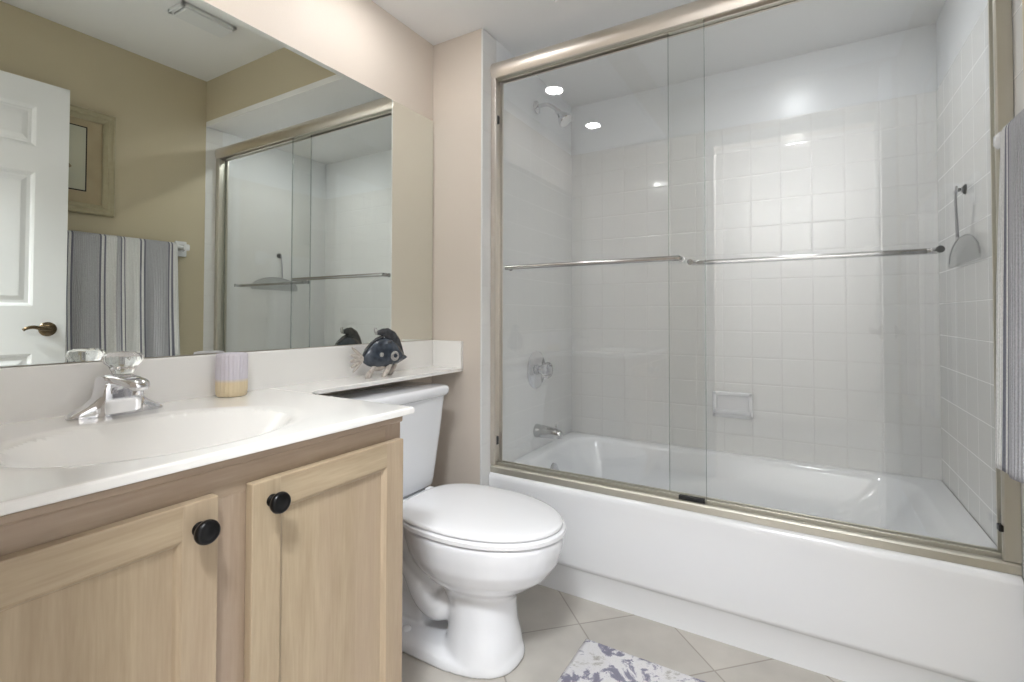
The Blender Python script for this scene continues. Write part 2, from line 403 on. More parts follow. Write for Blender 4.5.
# ------------------------------------------------------------------ fixtures on the bath walls
sh = thing('shower_head', 'small nickel shower head on a bent arm above the tub valve', 'shower head', (XA, .45, 1.99))
obj('flange', lathe([(0, 0), (.030, 0), (.029, .006), (.016, .013), (.011, .015), (0, .015)], (XA, .45, 1.99), (1, 0, 0), 24), m_chrome, sh, smooth=True, ang=40)
obj('arm', tube([(XA + .005, .45, 1.99), (XA + .05, .45, 1.993), (XA + .085, .45, 1.975), (XA + .115, .45, 1.945)], .0095, 12), m_chrome, sh, smooth=True)
d = Vector((.62, 0, -.78)); oo = Vector((XA + .108, .45, 1.953))
bm = lathe([(0, 0), (.012, 0), (.015, .010), (.013, .018), (.016, .026), (.028, .050), (.034, .062), (.035, .072), (.032, .076), (.024, .074), (0, .075)], oo, d, 28)
obj('head', bm, m_chrome, sh, smooth=True, ang=40)
v = thing('shower_valve', 'round chrome shower valve with a clear knob above the tub spout', 'valve', (XA, .45, .75))
obj('escutcheon', lathe([(0, 0), (.088, 0), (.088, .003), (.078, .010), (.040, .014), (.032, .020), (0, .020)], (XA, .45, .755), (1, 0, 0), 40), m_chrome, v, smooth=True, ang=40)
obj('knob', lathe([(0, .020), (.018, .020), (.022, .030), (.034, .045), (.036, .066), (.028, .074), (0, .076)], (XA, .45, .755), (1, 0, 0), 40, ripple=(10, .12)), m_acry, v, smooth=True, ang=60)
obj('stem', lathe([(0, .021), (.010, .021), (.009, .060), (0, .060)], (XA, .45, .755), (1, 0, 0), 16), m_chrome, v, smooth=True, ang=60)
s = thing('tub_spout', 'nickel tub spout with a diverter pull on the tiled end wall', 'spout', (XA, .45, .475))
rings = []
for x, hy, zt, zb in ((0, .027, .030, -.030), (.006, .028, .031, -.031), (.02, .026, .029, -.029), (.06, .025, .026, -.028), (.10, .023, .022, -.027), (.122, .021, .017, -.026), (.130, .017, .010, -.024)):
    rings.append([(XA + x, .45 + hy * math.cos(a), .472 + (zt + zb) / 2 + (zt - zb) / 2 * math.sin(a)) for a in [2 * PI * k / 20 for k in range(20)]])
obj('body', loft(rings), m_barm, s, smooth=True, ang=50)
obj('diverter', lathe([(0, 0), (.004, 0), (.004, .012), (.007, .014), (.007, .022), (0, .023)], (XA + .105, .45, .488), (0, 0, 1), 14), m_chrome, s, smooth=True, ang=50)

sd = thing('soap_dish', 'white ceramic soap dish set in the tiled back wall over the tub', 'soap dish', (1.045, YB, .6))
sx0, sx1, sz0, sz1 = .962, 1.130, .545, .662; yy = YB - .002
bm = bmesh.new()
for a in ((sx0, sx1, sz0, sz0 + .020), (sx0, sx1, sz1 - .018, sz1), (sx0, sx0 + .018, sz0, sz1), (sx1 - .018, sx1, sz0, sz1)):
    box(a[0], a[1], yy - .021, yy, a[2], a[3], .005, 3, bm=bm)
box(sx0 + .01, sx1 - .01, yy - .004, yy, sz0 + .01, sz1 - .01, bm=bm)
obj('surround', bm, m_porc, sd, smooth=True, ang=50)
rings = []
for k in range(13):
    t = k / 12; x = sx0 + .01 + (sx1 - sx0 - .02) * t; pr = .030 + .022 * math.sin(PI * t) ** .5
    rings.append([(x, yy, sz0 + .022), (x, yy - pr + .006, sz0 + .020), (x, yy - pr, sz0 + .026), (x, yy - pr - .001, sz0 + .038), (x, yy - pr + .006, sz0 + .038), (x, yy - pr + .010, sz0 + .030), (x, yy, sz0 + .030)])
obj('tray', loft(rings), m_porc, sd, smooth=True, ang=60)

sq = thing('shower_squeegee', 'clear plastic shower squeegee hanging on the right tiled wall', 'squeegee', (W - .01, .49, 1.26))
obj('suction_hook', join(lathe([(0, 0), (.018, 0), (.014, .006), (.006, .010), (.005, .018), (0, .018)], (W, .487, 1.412), (-1, 0, 0), 24),
    tube([(W - .014, .487, 1.412), (W - .026, .487, 1.402), (W - .030, .487, 1.408)], .003, 8)), m_acry, sq, smooth=True)
obj('handle', tube([(W - .022, .487, 1.425), (W - .024, .489, 1.40), (W - .022, .497, 1.34), (W - .018, .503, 1.262)], (.003, .0045), 10), mat('grey_handle', lin(176, 176, 180), .3), sq, smooth=True)
rings = []
poly = []
for k in range(15):
    a = PI * k / 14; poly.append((.452 + .168 * math.cos(a), 1.186 + .074 * math.sin(a)))
poly += [(.288, 1.176), (.616, 1.172)]
obj('blade', prism(poly, 0, W - .020, W - .012, bev=.001), m_blade, sq)
obj('blade_rim', tube([(W - .016, p[0], p[1]) for p in poly[:15]], .002, 8, smooth=2), mat('grey_plastic_rim', lin(150, 150, 152), .3), sq, smooth=True)

# ------------------------------------------------------------------ wall mirror
obj('wall_mirror', box(.0005, .006, YR + .005, -.006, .908, 1.8165), m_mirror)
tag(bpy.data.objects['wall_mirror'], 'large frameless wall mirror above the white backsplash', 'mirror')

# ------------------------------------------------------------------ vanity top with integral basin
ZC = .800; TH = .0145; XE = .565; YE = -.735
vt = thing('countertop', 'white cultured marble vanity top with an oval basin and a ledge over the toilet tank', 'countertop', (.28, -1.1, ZC))
bcx, bcy, bax, bay = .335, -1.135, .178, .232
def basin(x, y):
    r = math.hypot((x - bcx) / bax, (y - bcy) / bay)
    if r >= 1.12: return 0
    if r > .94:
        t = (1.12 - r) / .18; return -.006 * t * t * t
    t = 1 - r / .94
    return -.006 - .115 * (1 - (1 - min(1, t * 1.25)) ** 2.1)
def lins(a, b, n): return [a + (b - a) * i / n for i in range(n + 1)]
xs = [0.0] + lins(.02, XE - .004, 74)[0:] + [XE - .0025, XE - .001, XE - .0003, XE]
ys = lins(YR + .001, YE - .004, 110) + [YE - .0025, YE - .001, YE - .0003, YE]
def edge_drop(x, y):
    dx = max(0, x - (XE - .004)) ; dy = max(0, y - (YE - .004)); d = min(.004, math.hypot(dx, dy) if dx and dy else max(dx, dy))
    return -(.004 - math.sqrt(max(0, .004 ** 2 - d * d)))
bm = bmesh.new(); g = [[bm.verts.new((x, y, ZC + basin(x, y) + edge_drop(x, y))) for y in ys] for x in xs]
for i in range(len(xs) - 1):
    for j in range(len(ys) - 1):
        bm.faces.new((g[i][j], g[i + 1][j], g[i + 1][j + 1], g[i][j + 1]))
top = [g[i][-1] for i in range(len(xs))]; side = [g[-1][j] for j in range(len(ys))]
def skirt(row):
    low = [bm.verts.new((v.co.x, v.co.y, ZC - TH)) for v in row]
    for a, b_, c, d_ in zip(row[:-1], row[1:], low[1:], low[:-1]): bm.faces.new((a, b_, c, d_))
skirt(top); skirt(side); skirt([g[i][0] for i in range(len(xs))])
b3 = box(XE - .03, XE, YR + .001, YE, ZC - TH, ZC - TH + .0005); join(bm, b3)
# the ledge over the tank, with the curved inner corner
DS = .163
poly = [(0, -.7355), (.232, -.7355)]
for k in range(9):
    a = math.radians(270 - 90 * k / 8); poly.append((.232 + .069 * math.cos(a), -.666 + .069 * math.sin(a)))
poly += [(DS, -.002), (0, -.002)]
prism(poly, 2, ZC - TH, ZC, bev=.003, bm=bm)
obj('counter', bm, m_marble, vt, smooth=True, ang=16)
obj('backsplash', box(.0005, .020, YR + .001, -.002, ZC - .012, .906, .003), m_marble, vt)
obj('side_splash', box(.0205, DS, -.020, -.001, ZC - .010, .906, .003), m_marble, vt)
obj('drain', lathe([(0, 0), (.022, 0), (.022, .003), (.014, .004), (0, .007)], (bcx, bcy, ZC - .121), (0, 0, 1), 20), m_chrome, vt, smooth=True, ang=40)

# ------------------------------------------------------------------ vanity cabinet
XF = .538; YC0, YC1 = YR + .002, -.752; ZT = ZC - TH - .0005
vc = thing('vanity_cabinet', 'pickled maple vanity cabinet with two framed doors below the white top', 'cabinet', (.27, -1.13, 0))
bm = bmesh.new()
box(.002, XF - .02, YC1 - .016, YC1 - .001, .0, ZT, bm=bm); box(.002, XF - .02, YC0, YC0 + .016, 0, ZT, bm=bm)
box(.002, XF - .02, YC0 + .016, YC1 - .016, .09, .106, bm=bm); box(.002, .008, YC0 + .016, YC1 - .016, .106, ZT - .15, bm=bm)
box(XF - .09, XF - .075, YC0 + .016, YC1 - .016, 0, .09, bm=bm)
obj('body', bm, m_wood_v, vc)
for a in ((YC0, YC0 + .045, .09, ZT), (YC1 - .045, YC1, .09, ZT), (-1.178, -1.100, .135, .72)):
    obj('face_stile', box(XF - .02, XF, *a, .0008), m_wood_v, vc)
for a in ((.72, ZT), (.09, .135)):
    obj('face_rail', box(XF - .0195, XF, YC0 + .045, YC1 - .045, *a, .0008), m_wood_h, vc)
obj('top_moulding', prism([(XF, .7665), (XF + .004, .767), (XF + .0065, .770), (XF + .007, ZT), (XF, ZT)], 1, YC0, YC1), m_wood_h, vc, smooth=True, ang=30)
def cab_door(y0, y1, z0, z1, ky, kz, lab):
    x0, x1 = XF + .001, XF + .020; sw = .052
    b = bmesh.new()
    for a0, a1 in ((y0, y0 + sw), (y1 - sw, y1)):
        box(x0, x1, a0, a1, z0, z1, .0022, 2, bm=b)
    d_ = obj('door', b, m_door_v, vc)
    if lab: d_['label'] = lab
    for a0, a1 in ((z0, z0 + sw), (z1 - sw, z1)):
        obj('rail', box(x0 + .0002, x1 - .0004, y0 + sw - .003, y1 - sw + .003, a0, a1, .002, 2), m_door_h, d_)
    # routed lip round the outside, then the recessed panel with a stepped edge
    b = bmesh.new()
    iy0, iy1, iz0, iz1 = y0 + sw, y1 - sw, z0 + sw, z1 - sw
    def ringp(o_, x): return [(x, iy0 + o_, iz0 + o_), (x, iy1 - o_, iz0 + o_), (x, iy1 - o_, iz1 - o_), (x, iy0 + o_, iz1 - o_)]
    loft([ringp(-.0035, x1 - .0003), ringp(.0008, x1 - .0022), ringp(.004, x1 - .0045), ringp(.007, x1 - .0085), ringp(.0085, x1 - .009)], cap=False, bm=b)
    rr = ringp(.008, x1 - .0088); b.faces.new([b.verts.new(p) for p in rr])
    obj('panel', b, m_door_v, d_)
    k = lathe([(0, 0), (.0105, 0), (.0100, .003), (.0070, .006), (.0068, .011), (.0125, .015), (.0172, .0185), (.0178, .0225), (.0165, .0265), (.0135, .0285), (.0115, .0278), (.0085, .0290), (0, .0297)], (x1, ky, kz), (1, 0, 0), 32)
    obj('knob', k, m_knob, d_, smooth=True, ang=60)
cab_door(-1.112, -.762, .118, .733, -1.077, .697, None)
cab_door(-1.516, -1.165, .118, .733, -1.193, .692, None)

# ------------------------------------------------------------------ faucet
fc = thing('basin_faucet', 'chrome single knob basin faucet with a clear acrylic knob', 'faucet', (.07, -1.11, ZC))
fy, fx = -1.117, .080
half = [(.030, .031, .0790), (.032, .0305, .070), (.034, .028, .055), (.038, .024, .042), (.045, .022, .031), (.054, .021, .023), (.064, .020, .017), (.074, .017, .012), (.081, .011, .007), (.0835, .004, .003)]
secs = [(-d_, hx_, h_) for d_, hx_, h_ in half[::-1]] + [(-.02, .0315, .0805), (0, .0315, .081), (.02, .0315, .0805)] + half
rings = []
for dy, hx, h in secs:
    ring = []
    for k in range(25):
        a = PI * k / 24; ca, sa = math.cos(a), math.sin(a)
        ring.append((fx + hx * math.copysign(abs(ca) ** .5, ca), fy + dy, ZC + .0005 + h * abs(sa) ** .45))
    rings.append(ring)
obj('base', loft(rings), m_chrome, fc, smooth=True, ang=50)
rings = []
for x, z, hy, hz in ((-.010, .073, .026, .012), (.012, .073, .0255, .012), (.035, .073, .024, .0115), (.060, .0715, .022, .0115), (.085, .069, .020, .0115), (.100, .0665, .018, .0115), (.108, .0645, .013, .009), (.111, .0635, .006, .004)):
    rings.append([(fx + x, fy + hy * math.copysign(abs(math.cos(a)) ** .7, math.cos(a)), ZC + z + hz * math.copysign(abs(math.sin(a)) ** .7, math.sin(a))) for a in [2 * PI * k / 24 for k in range(24)]])
bm = loft(rings); lathe([(0, 0), (.0105, 0), (.0105, .013), (.008, .013), (0, .012)], (fx + .092, fy, ZC + .060), (0, 0, -1), 20, bm=bm)
obj('spout', bm, m_chrome, fc, smooth=True, ang=50)
obj('collar', lathe([(0, .080), (.019, .080), (.020, .084), (.013, .088), (0, .088)], (fx + .020, fy + .002, ZC - .003), (0, 0, 1), 28), m_chrome, fc, smooth=True, ang=40)
obj('knob', lathe([(0, .0885), (.018, .0885), (.0205, .096), (.024, .104), (.0315, .111), (.0345, .118), (.0345, .123), (.031, .129), (.019, .133), (.006, .134), (0, .134)], (fx + .020, fy + .002, ZC - .003), (0, 0, 1), 60, ripple=(12, .07)), m_acry, fc, smooth=True, ang=50)
obj('knob_cap', lathe([(0, .127), (.008, .127), (.0085, .1345), (0, .1355)], (fx + .020, fy + .002, ZC - .003), (0, 0, 1), 20), m_chrome, fc, smooth=True, ang=50)

# ------------------------------------------------------------------ ribbed tumbler
m_cup = mat('lavender_and_tan_glaze', lin(214, 204, 212), .35); nt = m_cup.node_tree
tc = nt.nodes.new('ShaderNodeTexCoord'); sp = nt.nodes.new('ShaderNodeSeparateXYZ'); nt.links.new(tc.outputs['Object'], sp.inputs[0])
mr = nt.nodes.new('ShaderNodeMapRange'); mr.inputs['From Min'].default_value = ZC + .036; mr.inputs['From Max'].default_value = ZC + .046; nt.links.new(sp.outputs[2], mr.inputs['Value'])
mx = nt.nodes.new('ShaderNodeMix'); mx.data_type = 'RGBA'; mx.inputs[6].default_value = lin(224, 206, 172); mx.inputs[7].default_value = lin(212, 206, 214)
nt.links.new(mr.outputs[0], mx.inputs[0]); nt.links.new(mx.outputs[2], nt.nodes['Principled BSDF'].inputs['Base Color'])
tb = thing('ribbed_tumbler', 'ribbed lavender ceramic tumbler with a tan base beside the basin faucet', 'tumbler', (.058, -.862, ZC))
obj('cup', lathe([(0, .001), (.032, .001), (.0345, .005), (.0355, .02), (.0355, .103), (.034, .108), (.031, .1095), (.0305, .106), (.0305, .10), (0, .10)], (.060, -.864, ZC), (0, 0, 1), 96, ripple=(22, .07)), m_cup, tb, smooth=True, ang=50)
obj('lid', lathe([(.012, .102), (.030, .102), (.0302, .1075), (.028, .110), (.014, .110), (.012, .107), (.012, .102)], (.060, -.864, ZC), (0, 0, 1), 40), mat('pale_lid', lin(214, 210, 220), .35), tb, smooth=True, ang=50)

# ------------------------------------------------------------------ ceramic fish
m_fb = mat('navy_glazed_ceramic', lin(6, 10, 20), .22, noise=(75, lin(74, 84, 98)), coat=.3)
m_fd = mat('charcoal_glaze', lin(16, 20, 30), .25, noise=(75, lin(86, 86, 88)), coat=.3)
m_ft = mat('cream_and_rust_glaze', lin(238, 234, 226), .35, noise=(85, lin(112, 84, 66)))
m_fw = mat('speckled_white_glaze', lin(214, 212, 206), .25, noise=(150, lin(60, 60, 64)))
fish = thing('fish_figurine', 'dark blue ceramic fish figurine with a cream tail on the white ledge', 'figurine', (.096, -.385, ZC))
FU = Vector((.16, .987, 0)).normalized(); FN = Vector((FU.y, -FU.x, 0)); FO = Vector((.094, -.370, ZC))
def FP(u, w, n=0): # crop coordinates (pixels of the enlarged view) -> world
    return FO + FU * ((u - 450) * .00046) + Vector((0, 0, (572 - w) * .000394)) + FN * n
def floft(secs, n=24):
    rings = []
    for u, wt, wb, th in secs:
        c = (wt + wb) / 2; h = (wb - wt) / 2
        rings.append([FP(u, c - h * math.sin(2 * PI * k / n), th * math.cos(2 * PI * k / n)) for k in range(n)])
    return loft(rings)
obj('body', floft([(280, 392, 428, .003), (290, 375, 448, .008), (320, 325, 470, .015), (360, 280, 488, .021), (410, 248, 496, .025), (460, 238, 497, .027), (510, 246, 490, .026), (550, 270, 482, .023), (585, 310, 470, .019), (612, 355, 458, .013), (635, 388, 446, .009), (655, 405, 436, .007), (667, 412, 430, .004)]), m_fb, fish, smooth=True)
# dorsal crest: swept back horn rising from the head
def frib(path, m, name):
    rings = []
    for i, (u, w, hw, th) in enumerate(path):
        a = path[max(i - 1, 0)]; b_ = path[min(i + 1, len(path) - 1)]
        d_ = Vector((b_[0] - a[0], b_[1] - a[1])).normalized(); nrm = Vector((-d_.y, d_.x))
        rings.append([FP(u + nrm.x * hw * math.sin(t), w + nrm.y * hw * math.sin(t), th * math.cos(t)) for t in [2 * PI * k / 16 for k in range(16)]])
    return obj(name, loft(rings), m, fish, smooth=True)
frib([(632, 392, 10, .006), (600, 335, 28, .008), (565, 275, 42, .009), (525, 225, 48, .009), (480, 195, 42, .009), (445, 190, 30, .008), (415, 195, 22, .007), (392, 198, 12, .005)], m_fd, 'dorsal_fin')
frib([(395, 208, 8, .005), (388, 190, 12, .006), (386, 170, 12, .006), (388, 152, 8, .004)], m_fw, 'fin_tip')
frib([(282, 385, 6, .004), (305, 335, 9, .005), (345, 288, 10, .006), (395, 250, 12, .006), (450, 228, 14, .006)], m_fd, 'back_ridge')
# tail fan of separate lobes in one part
bm = bmesh.new()
for (u1, w1) in ((195, 315), (188, 372), (186, 422), (192, 470), (206, 508)):
    rings = []
    for i in range(7):
        t = i / 6; u = 292 + (u1 - 292) * t; w = 408 + (w1 - 408) * t; hw = 7 + 13 * math.sin(PI * min(1, t * .95))
        rings.append([FP(u, w + hw * math.sin(q), .0045 * math.cos(q)) for q in [2 * PI * k / 12 for k in range(12)]])
    loft(rings, bm=bm)
obj('tail', bm, m_ft, fish, smooth=True)
def leg(path, nm='fin'):
    rings = []
    for u, w, hw, th, n in path:
        rings.append([FP(u + hw * math.sin(q), w, n + th * math.cos(q)) for q in [2 * PI * k / 12 for k in range(12)]])
    return obj(nm, loft(rings), m_ft, fish, smooth=True)
leg([(375, 470, 22, .006, .004), (345, 515, 24, .007, .006), (322, 545, 26, .007, .008), (310, 571, 22, .006, .010)])
leg([(500, 470, 22, .006, .010), (465, 520, 24, .007, .015), (440, 550, 24, .007, .018), (430, 571, 20, .006, .020)])
leg([(585, 455, 18, .006, -.004), (560, 505, 24, .007, -.008), (540, 545, 26, .007, -.010), (528, 571, 22, .006, -.012)])
leg([(430, 475, 60, .012, 0), (420, 500, 55, .010, 0), (405, 520, 36, .006, 0)], 'belly')
# eye ring and spots lie on the camera side of the body
def disc(u, w, n, r, m, nm):
    o_ = obj(nm, lathe([(0, 0), (r, 0), (r, .002), (r * .72, .0045), (r * .55, .0025), (0, .0025)], FP(u, w, n), FN, 20), m, fish, smooth=True, ang=50)
disc(518, 398, .0245, .017, m_fw, 'eye')
disc(520, 396, .0270, .007, m_fb, 'pupil')
disc(480, 292, .0175, .010, m_fd, 'spot'); disc(405, 380, .0232, .008, m_fw, 'spot')

# ------------------------------------------------------------------ toilet
to = thing('toilet', 'white two piece toilet with closed lid between the vanity and the tub', 'toilet', (.35, -.345, 0))
ty = -.345
def oval(x0, x1, hy, z, n=44, sq=2.0, back=None, fr=2.0):
    """egg shape from x0 (back) to x1 (front)"""
    out = []; cxx = x0 + (x1 - x0) * .46
    for k in range(n):
        a = 2 * PI * k / n; ca, sa = math.cos(a), math.sin(a)
        ax = (x1 - cxx) if ca > 0 else (cxx - x0)
        e = fr if ca > 0 else (back or sq)
        out.append((cxx + ax * math.copysign(abs(ca) ** (2 / e), ca), ty + hy * math.copysign(abs(sa) ** (2 / e), sa), z))
    return out
# ceramic body: pedestal, trapway and bowl grown together
bm = loft([oval(.13, .616, .132, .0, sq=3, fr=2.6), oval(.13, .618, .134, .012, sq=3, fr=2.6), oval(.13, .615, .129, .030, sq=3, fr=2.5), oval(.14, .600, .106, .042, sq=3, fr=2.4)])
join(bm, loft([oval(.37, .611, .118, .02, fr=2.3), oval(.385, .606, .108, .06, fr=2.3), oval(.39, .600, .099, .11), oval(.385, .597, .093, .16), oval(.36, .600, .092, .19), oval(.33, .618, .102, .212), oval(.29, .660, .132, .24), oval(.26, .702, .160, .272), oval(.24, .729, .177, .31), oval(.225, .742, .185, .35), oval(.22, .747, .188, .382), oval(.225, .743, .184, .390)]))
join(bm, loft([oval(.20, .42, .075, .18), oval(.19, .45, .10, .24), oval(.18, .50, .125, .30), oval(.17, .5, .135, .36), oval(.17, .5, .135, .39)]))
join(bm, loft([rrect(.06, .30, ty - .105, ty + .105, .04, .34), rrect(.05, .30, ty - .115, ty + .115, .04, .365), rrect(.05, .30, ty - .115, ty + .115, .04, .391)]))
# trapway: a thick S shaped tube bulging on both sides
for sgn in (-1, 1):
    join(bm, tube([(.40, ty + sgn * .030, .15), (.36, ty + sgn * .046, .125), (.31, ty + sgn * .048, .15), (.27, ty + sgn * .048, .215), (.22, ty + sgn * .045, .25), (.175, ty + sgn * .045, .20), (.165, ty + sgn * .045, .10), (.165, ty + sgn * .045, .02)], .046, 16))
join(bm, box(.14, .30, ty - .05, ty + .05, .02, .25, .02))
o = obj('bowl', bm, m_porc, to, smooth=True)
md = o.modifiers.new('grow', 'REMESH'); md.mode = 'VOXEL'; md.voxel_size = .0055; md.use_smooth_shade = True
ms = o.modifiers.new('soften', 'SMOOTH'); ms.iterations = 9; ms.factor = .6
# seat and lid
bm = loft([oval(.235, .744, .184, .3925, back=2.6), oval(.232, .750, .189, .395, back=2.6), oval(.232, .750, .189, .405, back=2.6), oval(.236, .745, .184, .409, back=2.6)])
obj('seat', bm, m_seat, to, smooth=True, ang=50)
rings = [oval(.236, .736, .178, .4115, back=2.9), oval(.231, .742, .183, .4135, back=2.9), oval(.231, .742, .183, .4195, back=2.9), oval(.234, .739, .180, .4225, back=2.9), oval(.245, .729, .172, .4245, back=2.9), oval(.29, .69, .13, .4275, back=2.6), oval(.36, .60, .06, .429, back=2.2)]
obj('lid', loft(rings), m_seat, to, smooth=True, ang=50)
for sy in (-.07, .07):
    obj('hinge', box(.212, .248, ty + sy - .014, ty + sy + .014, .3925, .420, .005, 3), m_seat, to, smooth=True, ang=50)
# tank, tapering downwards, and its lid
def trect(x0, x1, hy, r, z): return rrect(x0, x1, ty - hy, ty + hy, r, z, 6)
bm = loft([trect(.035, .165, .150, .03, .3925), trect(.028, .178, .160, .034, .405), trect(.026, .182, .163, .034, .43), trect(.020, .195, .183, .034, .60), trect(.016, .203, .194, .034, .716)])
obj('tank', bm, m_porc, to, smooth=True, ang=50)
bm = loft([trect(.014, .206, .198, .034, .7165), trect(.010, .213, .204, .036, .722), trect(.008, .217, .207, .038, .732), trect(.008, .217, .207, .038, .743), trect(.012, .213, .203, .036, .750), trect(.022, .203, .193, .03, .753)])
obj('tank_lid', bm, m_porc, to, smooth=True, ang=50)
for sy in (-.088, .088):
    obj('bolt_cap', lathe([(.016, 0), (.0165, .006), (.014, .013), (.008, .017), (0, .018)], (.268, ty + sy, .033), (0, 0, 1), 20), m_seat, to, smooth=True)
bm = lathe([(0, 0), (.012, 0), (.012, .006), (0, .006)], (.200, ty - .135, .672), (1, 0, 0), 16)
tube([(.209, ty - .135, .672), (.214, ty - .115, .670), (.214, ty - .075, .664)], .005, 8, bm=bm)
obj('flush_lever', bm, m_chrome, to, smooth=True, ang=50)

# ------------------------------------------------------------------ rug
m_rug = mat('rug_wool', lin(222, 220, 222), .95); nt = m_rug.node_tree; p = nt.nodes['Principled BSDF']
tc = nt.nodes.new('ShaderNodeTexCoord')
n = nt.nodes.new('ShaderNodeTexNoise'); n.inputs['Scale'].default_value = 11; n.inputs['Detail'].default_value = 7; n.inputs['Roughness'].default_value = .72; n.inputs['Distortion'].default_value = .5
nt.links.new(tc.outputs['Object'], n.inputs['Vector'])
r = nt.nodes.new('ShaderNodeValToRGB'); cr = r.color_ramp
cr.elements[0].position = .36; cr.elements[0].color = lin(176, 172, 166); cr.elements[1].position = .60; cr.elements[1].color = lin(138, 136, 152)
e = cr.elements.new(.43); e.color = lin(226, 224, 224); e = cr.elements.new(.52); e.color = lin(228, 226, 228); e = cr.elements.new(.56); e.color = lin(148, 145, 162)
nt.links.new(n.outputs['Fac'], r.inputs[0]); nt.links.new(r.outputs[0], p.inputs['Base Color'])
n2 = nt.nodes.new('ShaderNodeTexNoise'); n2.inputs['Scale'].default_value = 420
nt.links.new(tc.outputs['Object'], n2.inputs['Vector'])
b = nt.nodes.new('ShaderNodeBump'); b.inputs['Strength'].default_value = .8; b.inputs['Distance'].default_value = .004
nt.links.new(n2.outputs['Fac'], b.inputs['Height']); nt.links.new(b.outputs[0], p.inputs['Normal'])
rx0, rx1, ry0, ry1 = .737, 1.46, -.96, -.135
bm = bmesh.new(); nx, ny = 90, 100
def rug_z(i, j):
    ex = min(i, nx - i) / nx * (rx1 - rx0); ey = min(j, ny - j) / ny * (ry1 - ry0); d = min(ex, ey)
    return .0012 + .007 * min(1, d / .012) ** .5 + random.uniform(0, .0012)
gg = [[bm.verts.new((rx0 + (rx1 - rx0) * i / nx, ry0 + (ry1 - ry0) * j / ny, rug_z(i, j))) for j in range(ny + 1)] for i in range(nx + 1)]
for i in range(nx):
    for j in range(ny): bm.faces.new((gg[i][j], gg[i + 1][j], gg[i + 1][j + 1], gg[i][j + 1]))
def low(row):
    l = [bm.verts.new((v_.co.x, v_.co.y, .0002)) for v_ in row]
    for a, b_, c, d_ in zip(row[:-1], row[1:], l[1:], l[:-1]): bm.faces.new((a, b_, c, d_))
low([gg[i][0] for i in range(nx + 1)]); low([gg[i][-1] for i in range(nx + 1)]); low(gg[0]); low(gg[-1])
rug = obj('bath_rug', bm, m_rug, smooth=True)
tag(rug, 'white bath rug with mottled purple grey pattern on the tile floor', 'rug')

# ------------------------------------------------------------------ towel bar and towel on the right wall
BX, BZ = W - .066, 1.390
tbar = thing('towel_bar', 'white wall towel bar on the beige wall holding the striped towel', 'towel bar', (W, -.45, BZ))
obj('bar', tube([(BX, -.84, BZ), (BX, -.125, BZ)], .009, 14, smooth=0), m_white, tbar, smooth=True, ang=50)
for yv in (-.135, -.83):
    b = box(W - .016, W - .0005, yv - .030, yv + .030, BZ - .048, BZ + .040, .005, 3)
    loft([rrect(yv - .016, yv + .016, BZ - .018, BZ + .018, .008, 0, 4)] * 0 or [[(W - .014, p[0], p[1]) for p in rrect(yv - .017, yv + .017, BZ - .02, BZ + .02, .008, 0, 4)],
          [(W - .045, p[0], p[1]) for p in rrect(yv - .012, yv + .012, BZ - .014, BZ + .014, .008, 0, 4)],
          [(BX - .012, p[0], p[1]) for p in rrect(yv - .016, yv + .016, BZ - .018, BZ + .018, .010, 0, 4)],
          [(BX - .019, p[0], p[1]) for p in rrect(yv - .010, yv + .010, BZ - .011, BZ + .011, .007, 0, 4)]], bm=b)
    obj('bracket', b, m_porc, tbar, smooth=True, ang=45)

m_tow = mat('striped_towel_cotton', lin(150, 150, 158), .95); nt = m_tow.node_tree; p = nt.nodes['Principled BSDF']
uv = nt.nodes.new('ShaderNodeUVMap'); sp = nt.nodes.new('ShaderNodeSeparateXYZ'); nt.links.new(uv.outputs[0], sp.inputs[0])
r = nt.nodes.new('ShaderNodeValToRGB'); cr = r.color_ramp; cr.interpolation = 'CONSTANT'
G = lin(186, 186, 192); Dk = lin(126, 127, 140); Wh = lin(232, 232, 232)
# the coordinate runs along the bar: 0 at -.185 to 1 at -.845
stops = [(0, Wh), (.033, Dk), (.045, Wh), (.058, Dk), (.070, G), (.232, Dk), (.243, Wh), (.258, Dk), (.272, Wh), (.372, Dk), (.380, Wh), (.392, Dk), (.402, G), (.425, Wh), (.495, Dk), (.506, Wh), (.522, Dk), (.532, G), (.690, Dk), (.70, Wh), (.715, Dk), (.725, Wh), (.83, Dk), (.84, G)]
cr.elements[0].position = 0; cr.elements[0].color = stops[0][1]; cr.elements[1].position = stops[1][0]; cr.elements[1].color = stops[1][1]
for q, c in stops[2:]:
    e = cr.elements.new(q); e.color = c
nt.links.new(sp.outputs[0], r.inputs[0])
wv = mnode(nt, 'SINE', mnode(nt, 'MULTIPLY', sp.outputs[0], 2 * PI * 95)); wn = nt.nodes.new('ShaderNodeTexNoise'); wn.inputs['Scale'].default_value = 260
tc = nt.nodes.new('ShaderNodeTexCoord'); nt.links.new(tc.outputs['Object'], wn.inputs['Vector'])
k = mnode(nt, 'ADD', mnode(nt, 'MULTIPLY', wv, .07), mnode(nt, 'MULTIPLY', wn.outputs['Fac'], .5)); k = mnode(nt, 'ADD', k, .76)
vm = nt.nodes.new('ShaderNodeVectorMath'); vm.operation = 'SCALE'; nt.links.new(r.outputs[0], vm.inputs[0]); nt.links.new(k, vm.inputs['Scale'])
nt.links.new(vm.outputs[0], p.inputs['Base Color'])
b = nt.nodes.new('ShaderNodeBump'); b.inputs['Strength'].default_value = .7; b.inputs['Distance'].default_value = .003
nt.links.new(mnode(nt, 'ADD', mnode(nt, 'MULTIPLY', wv, .5), wn.outputs['Fac']), b.inputs['Height']); nt.links.new(b.outputs[0], p.inputs['Normal'])
bm = bmesh.new(); uvl = bm.loops.layers.uv.new('UVMap')
ya, yb_ = -.187, -.815; NU, prof = 120, []
zlow_f, zlow_b = .690, .74
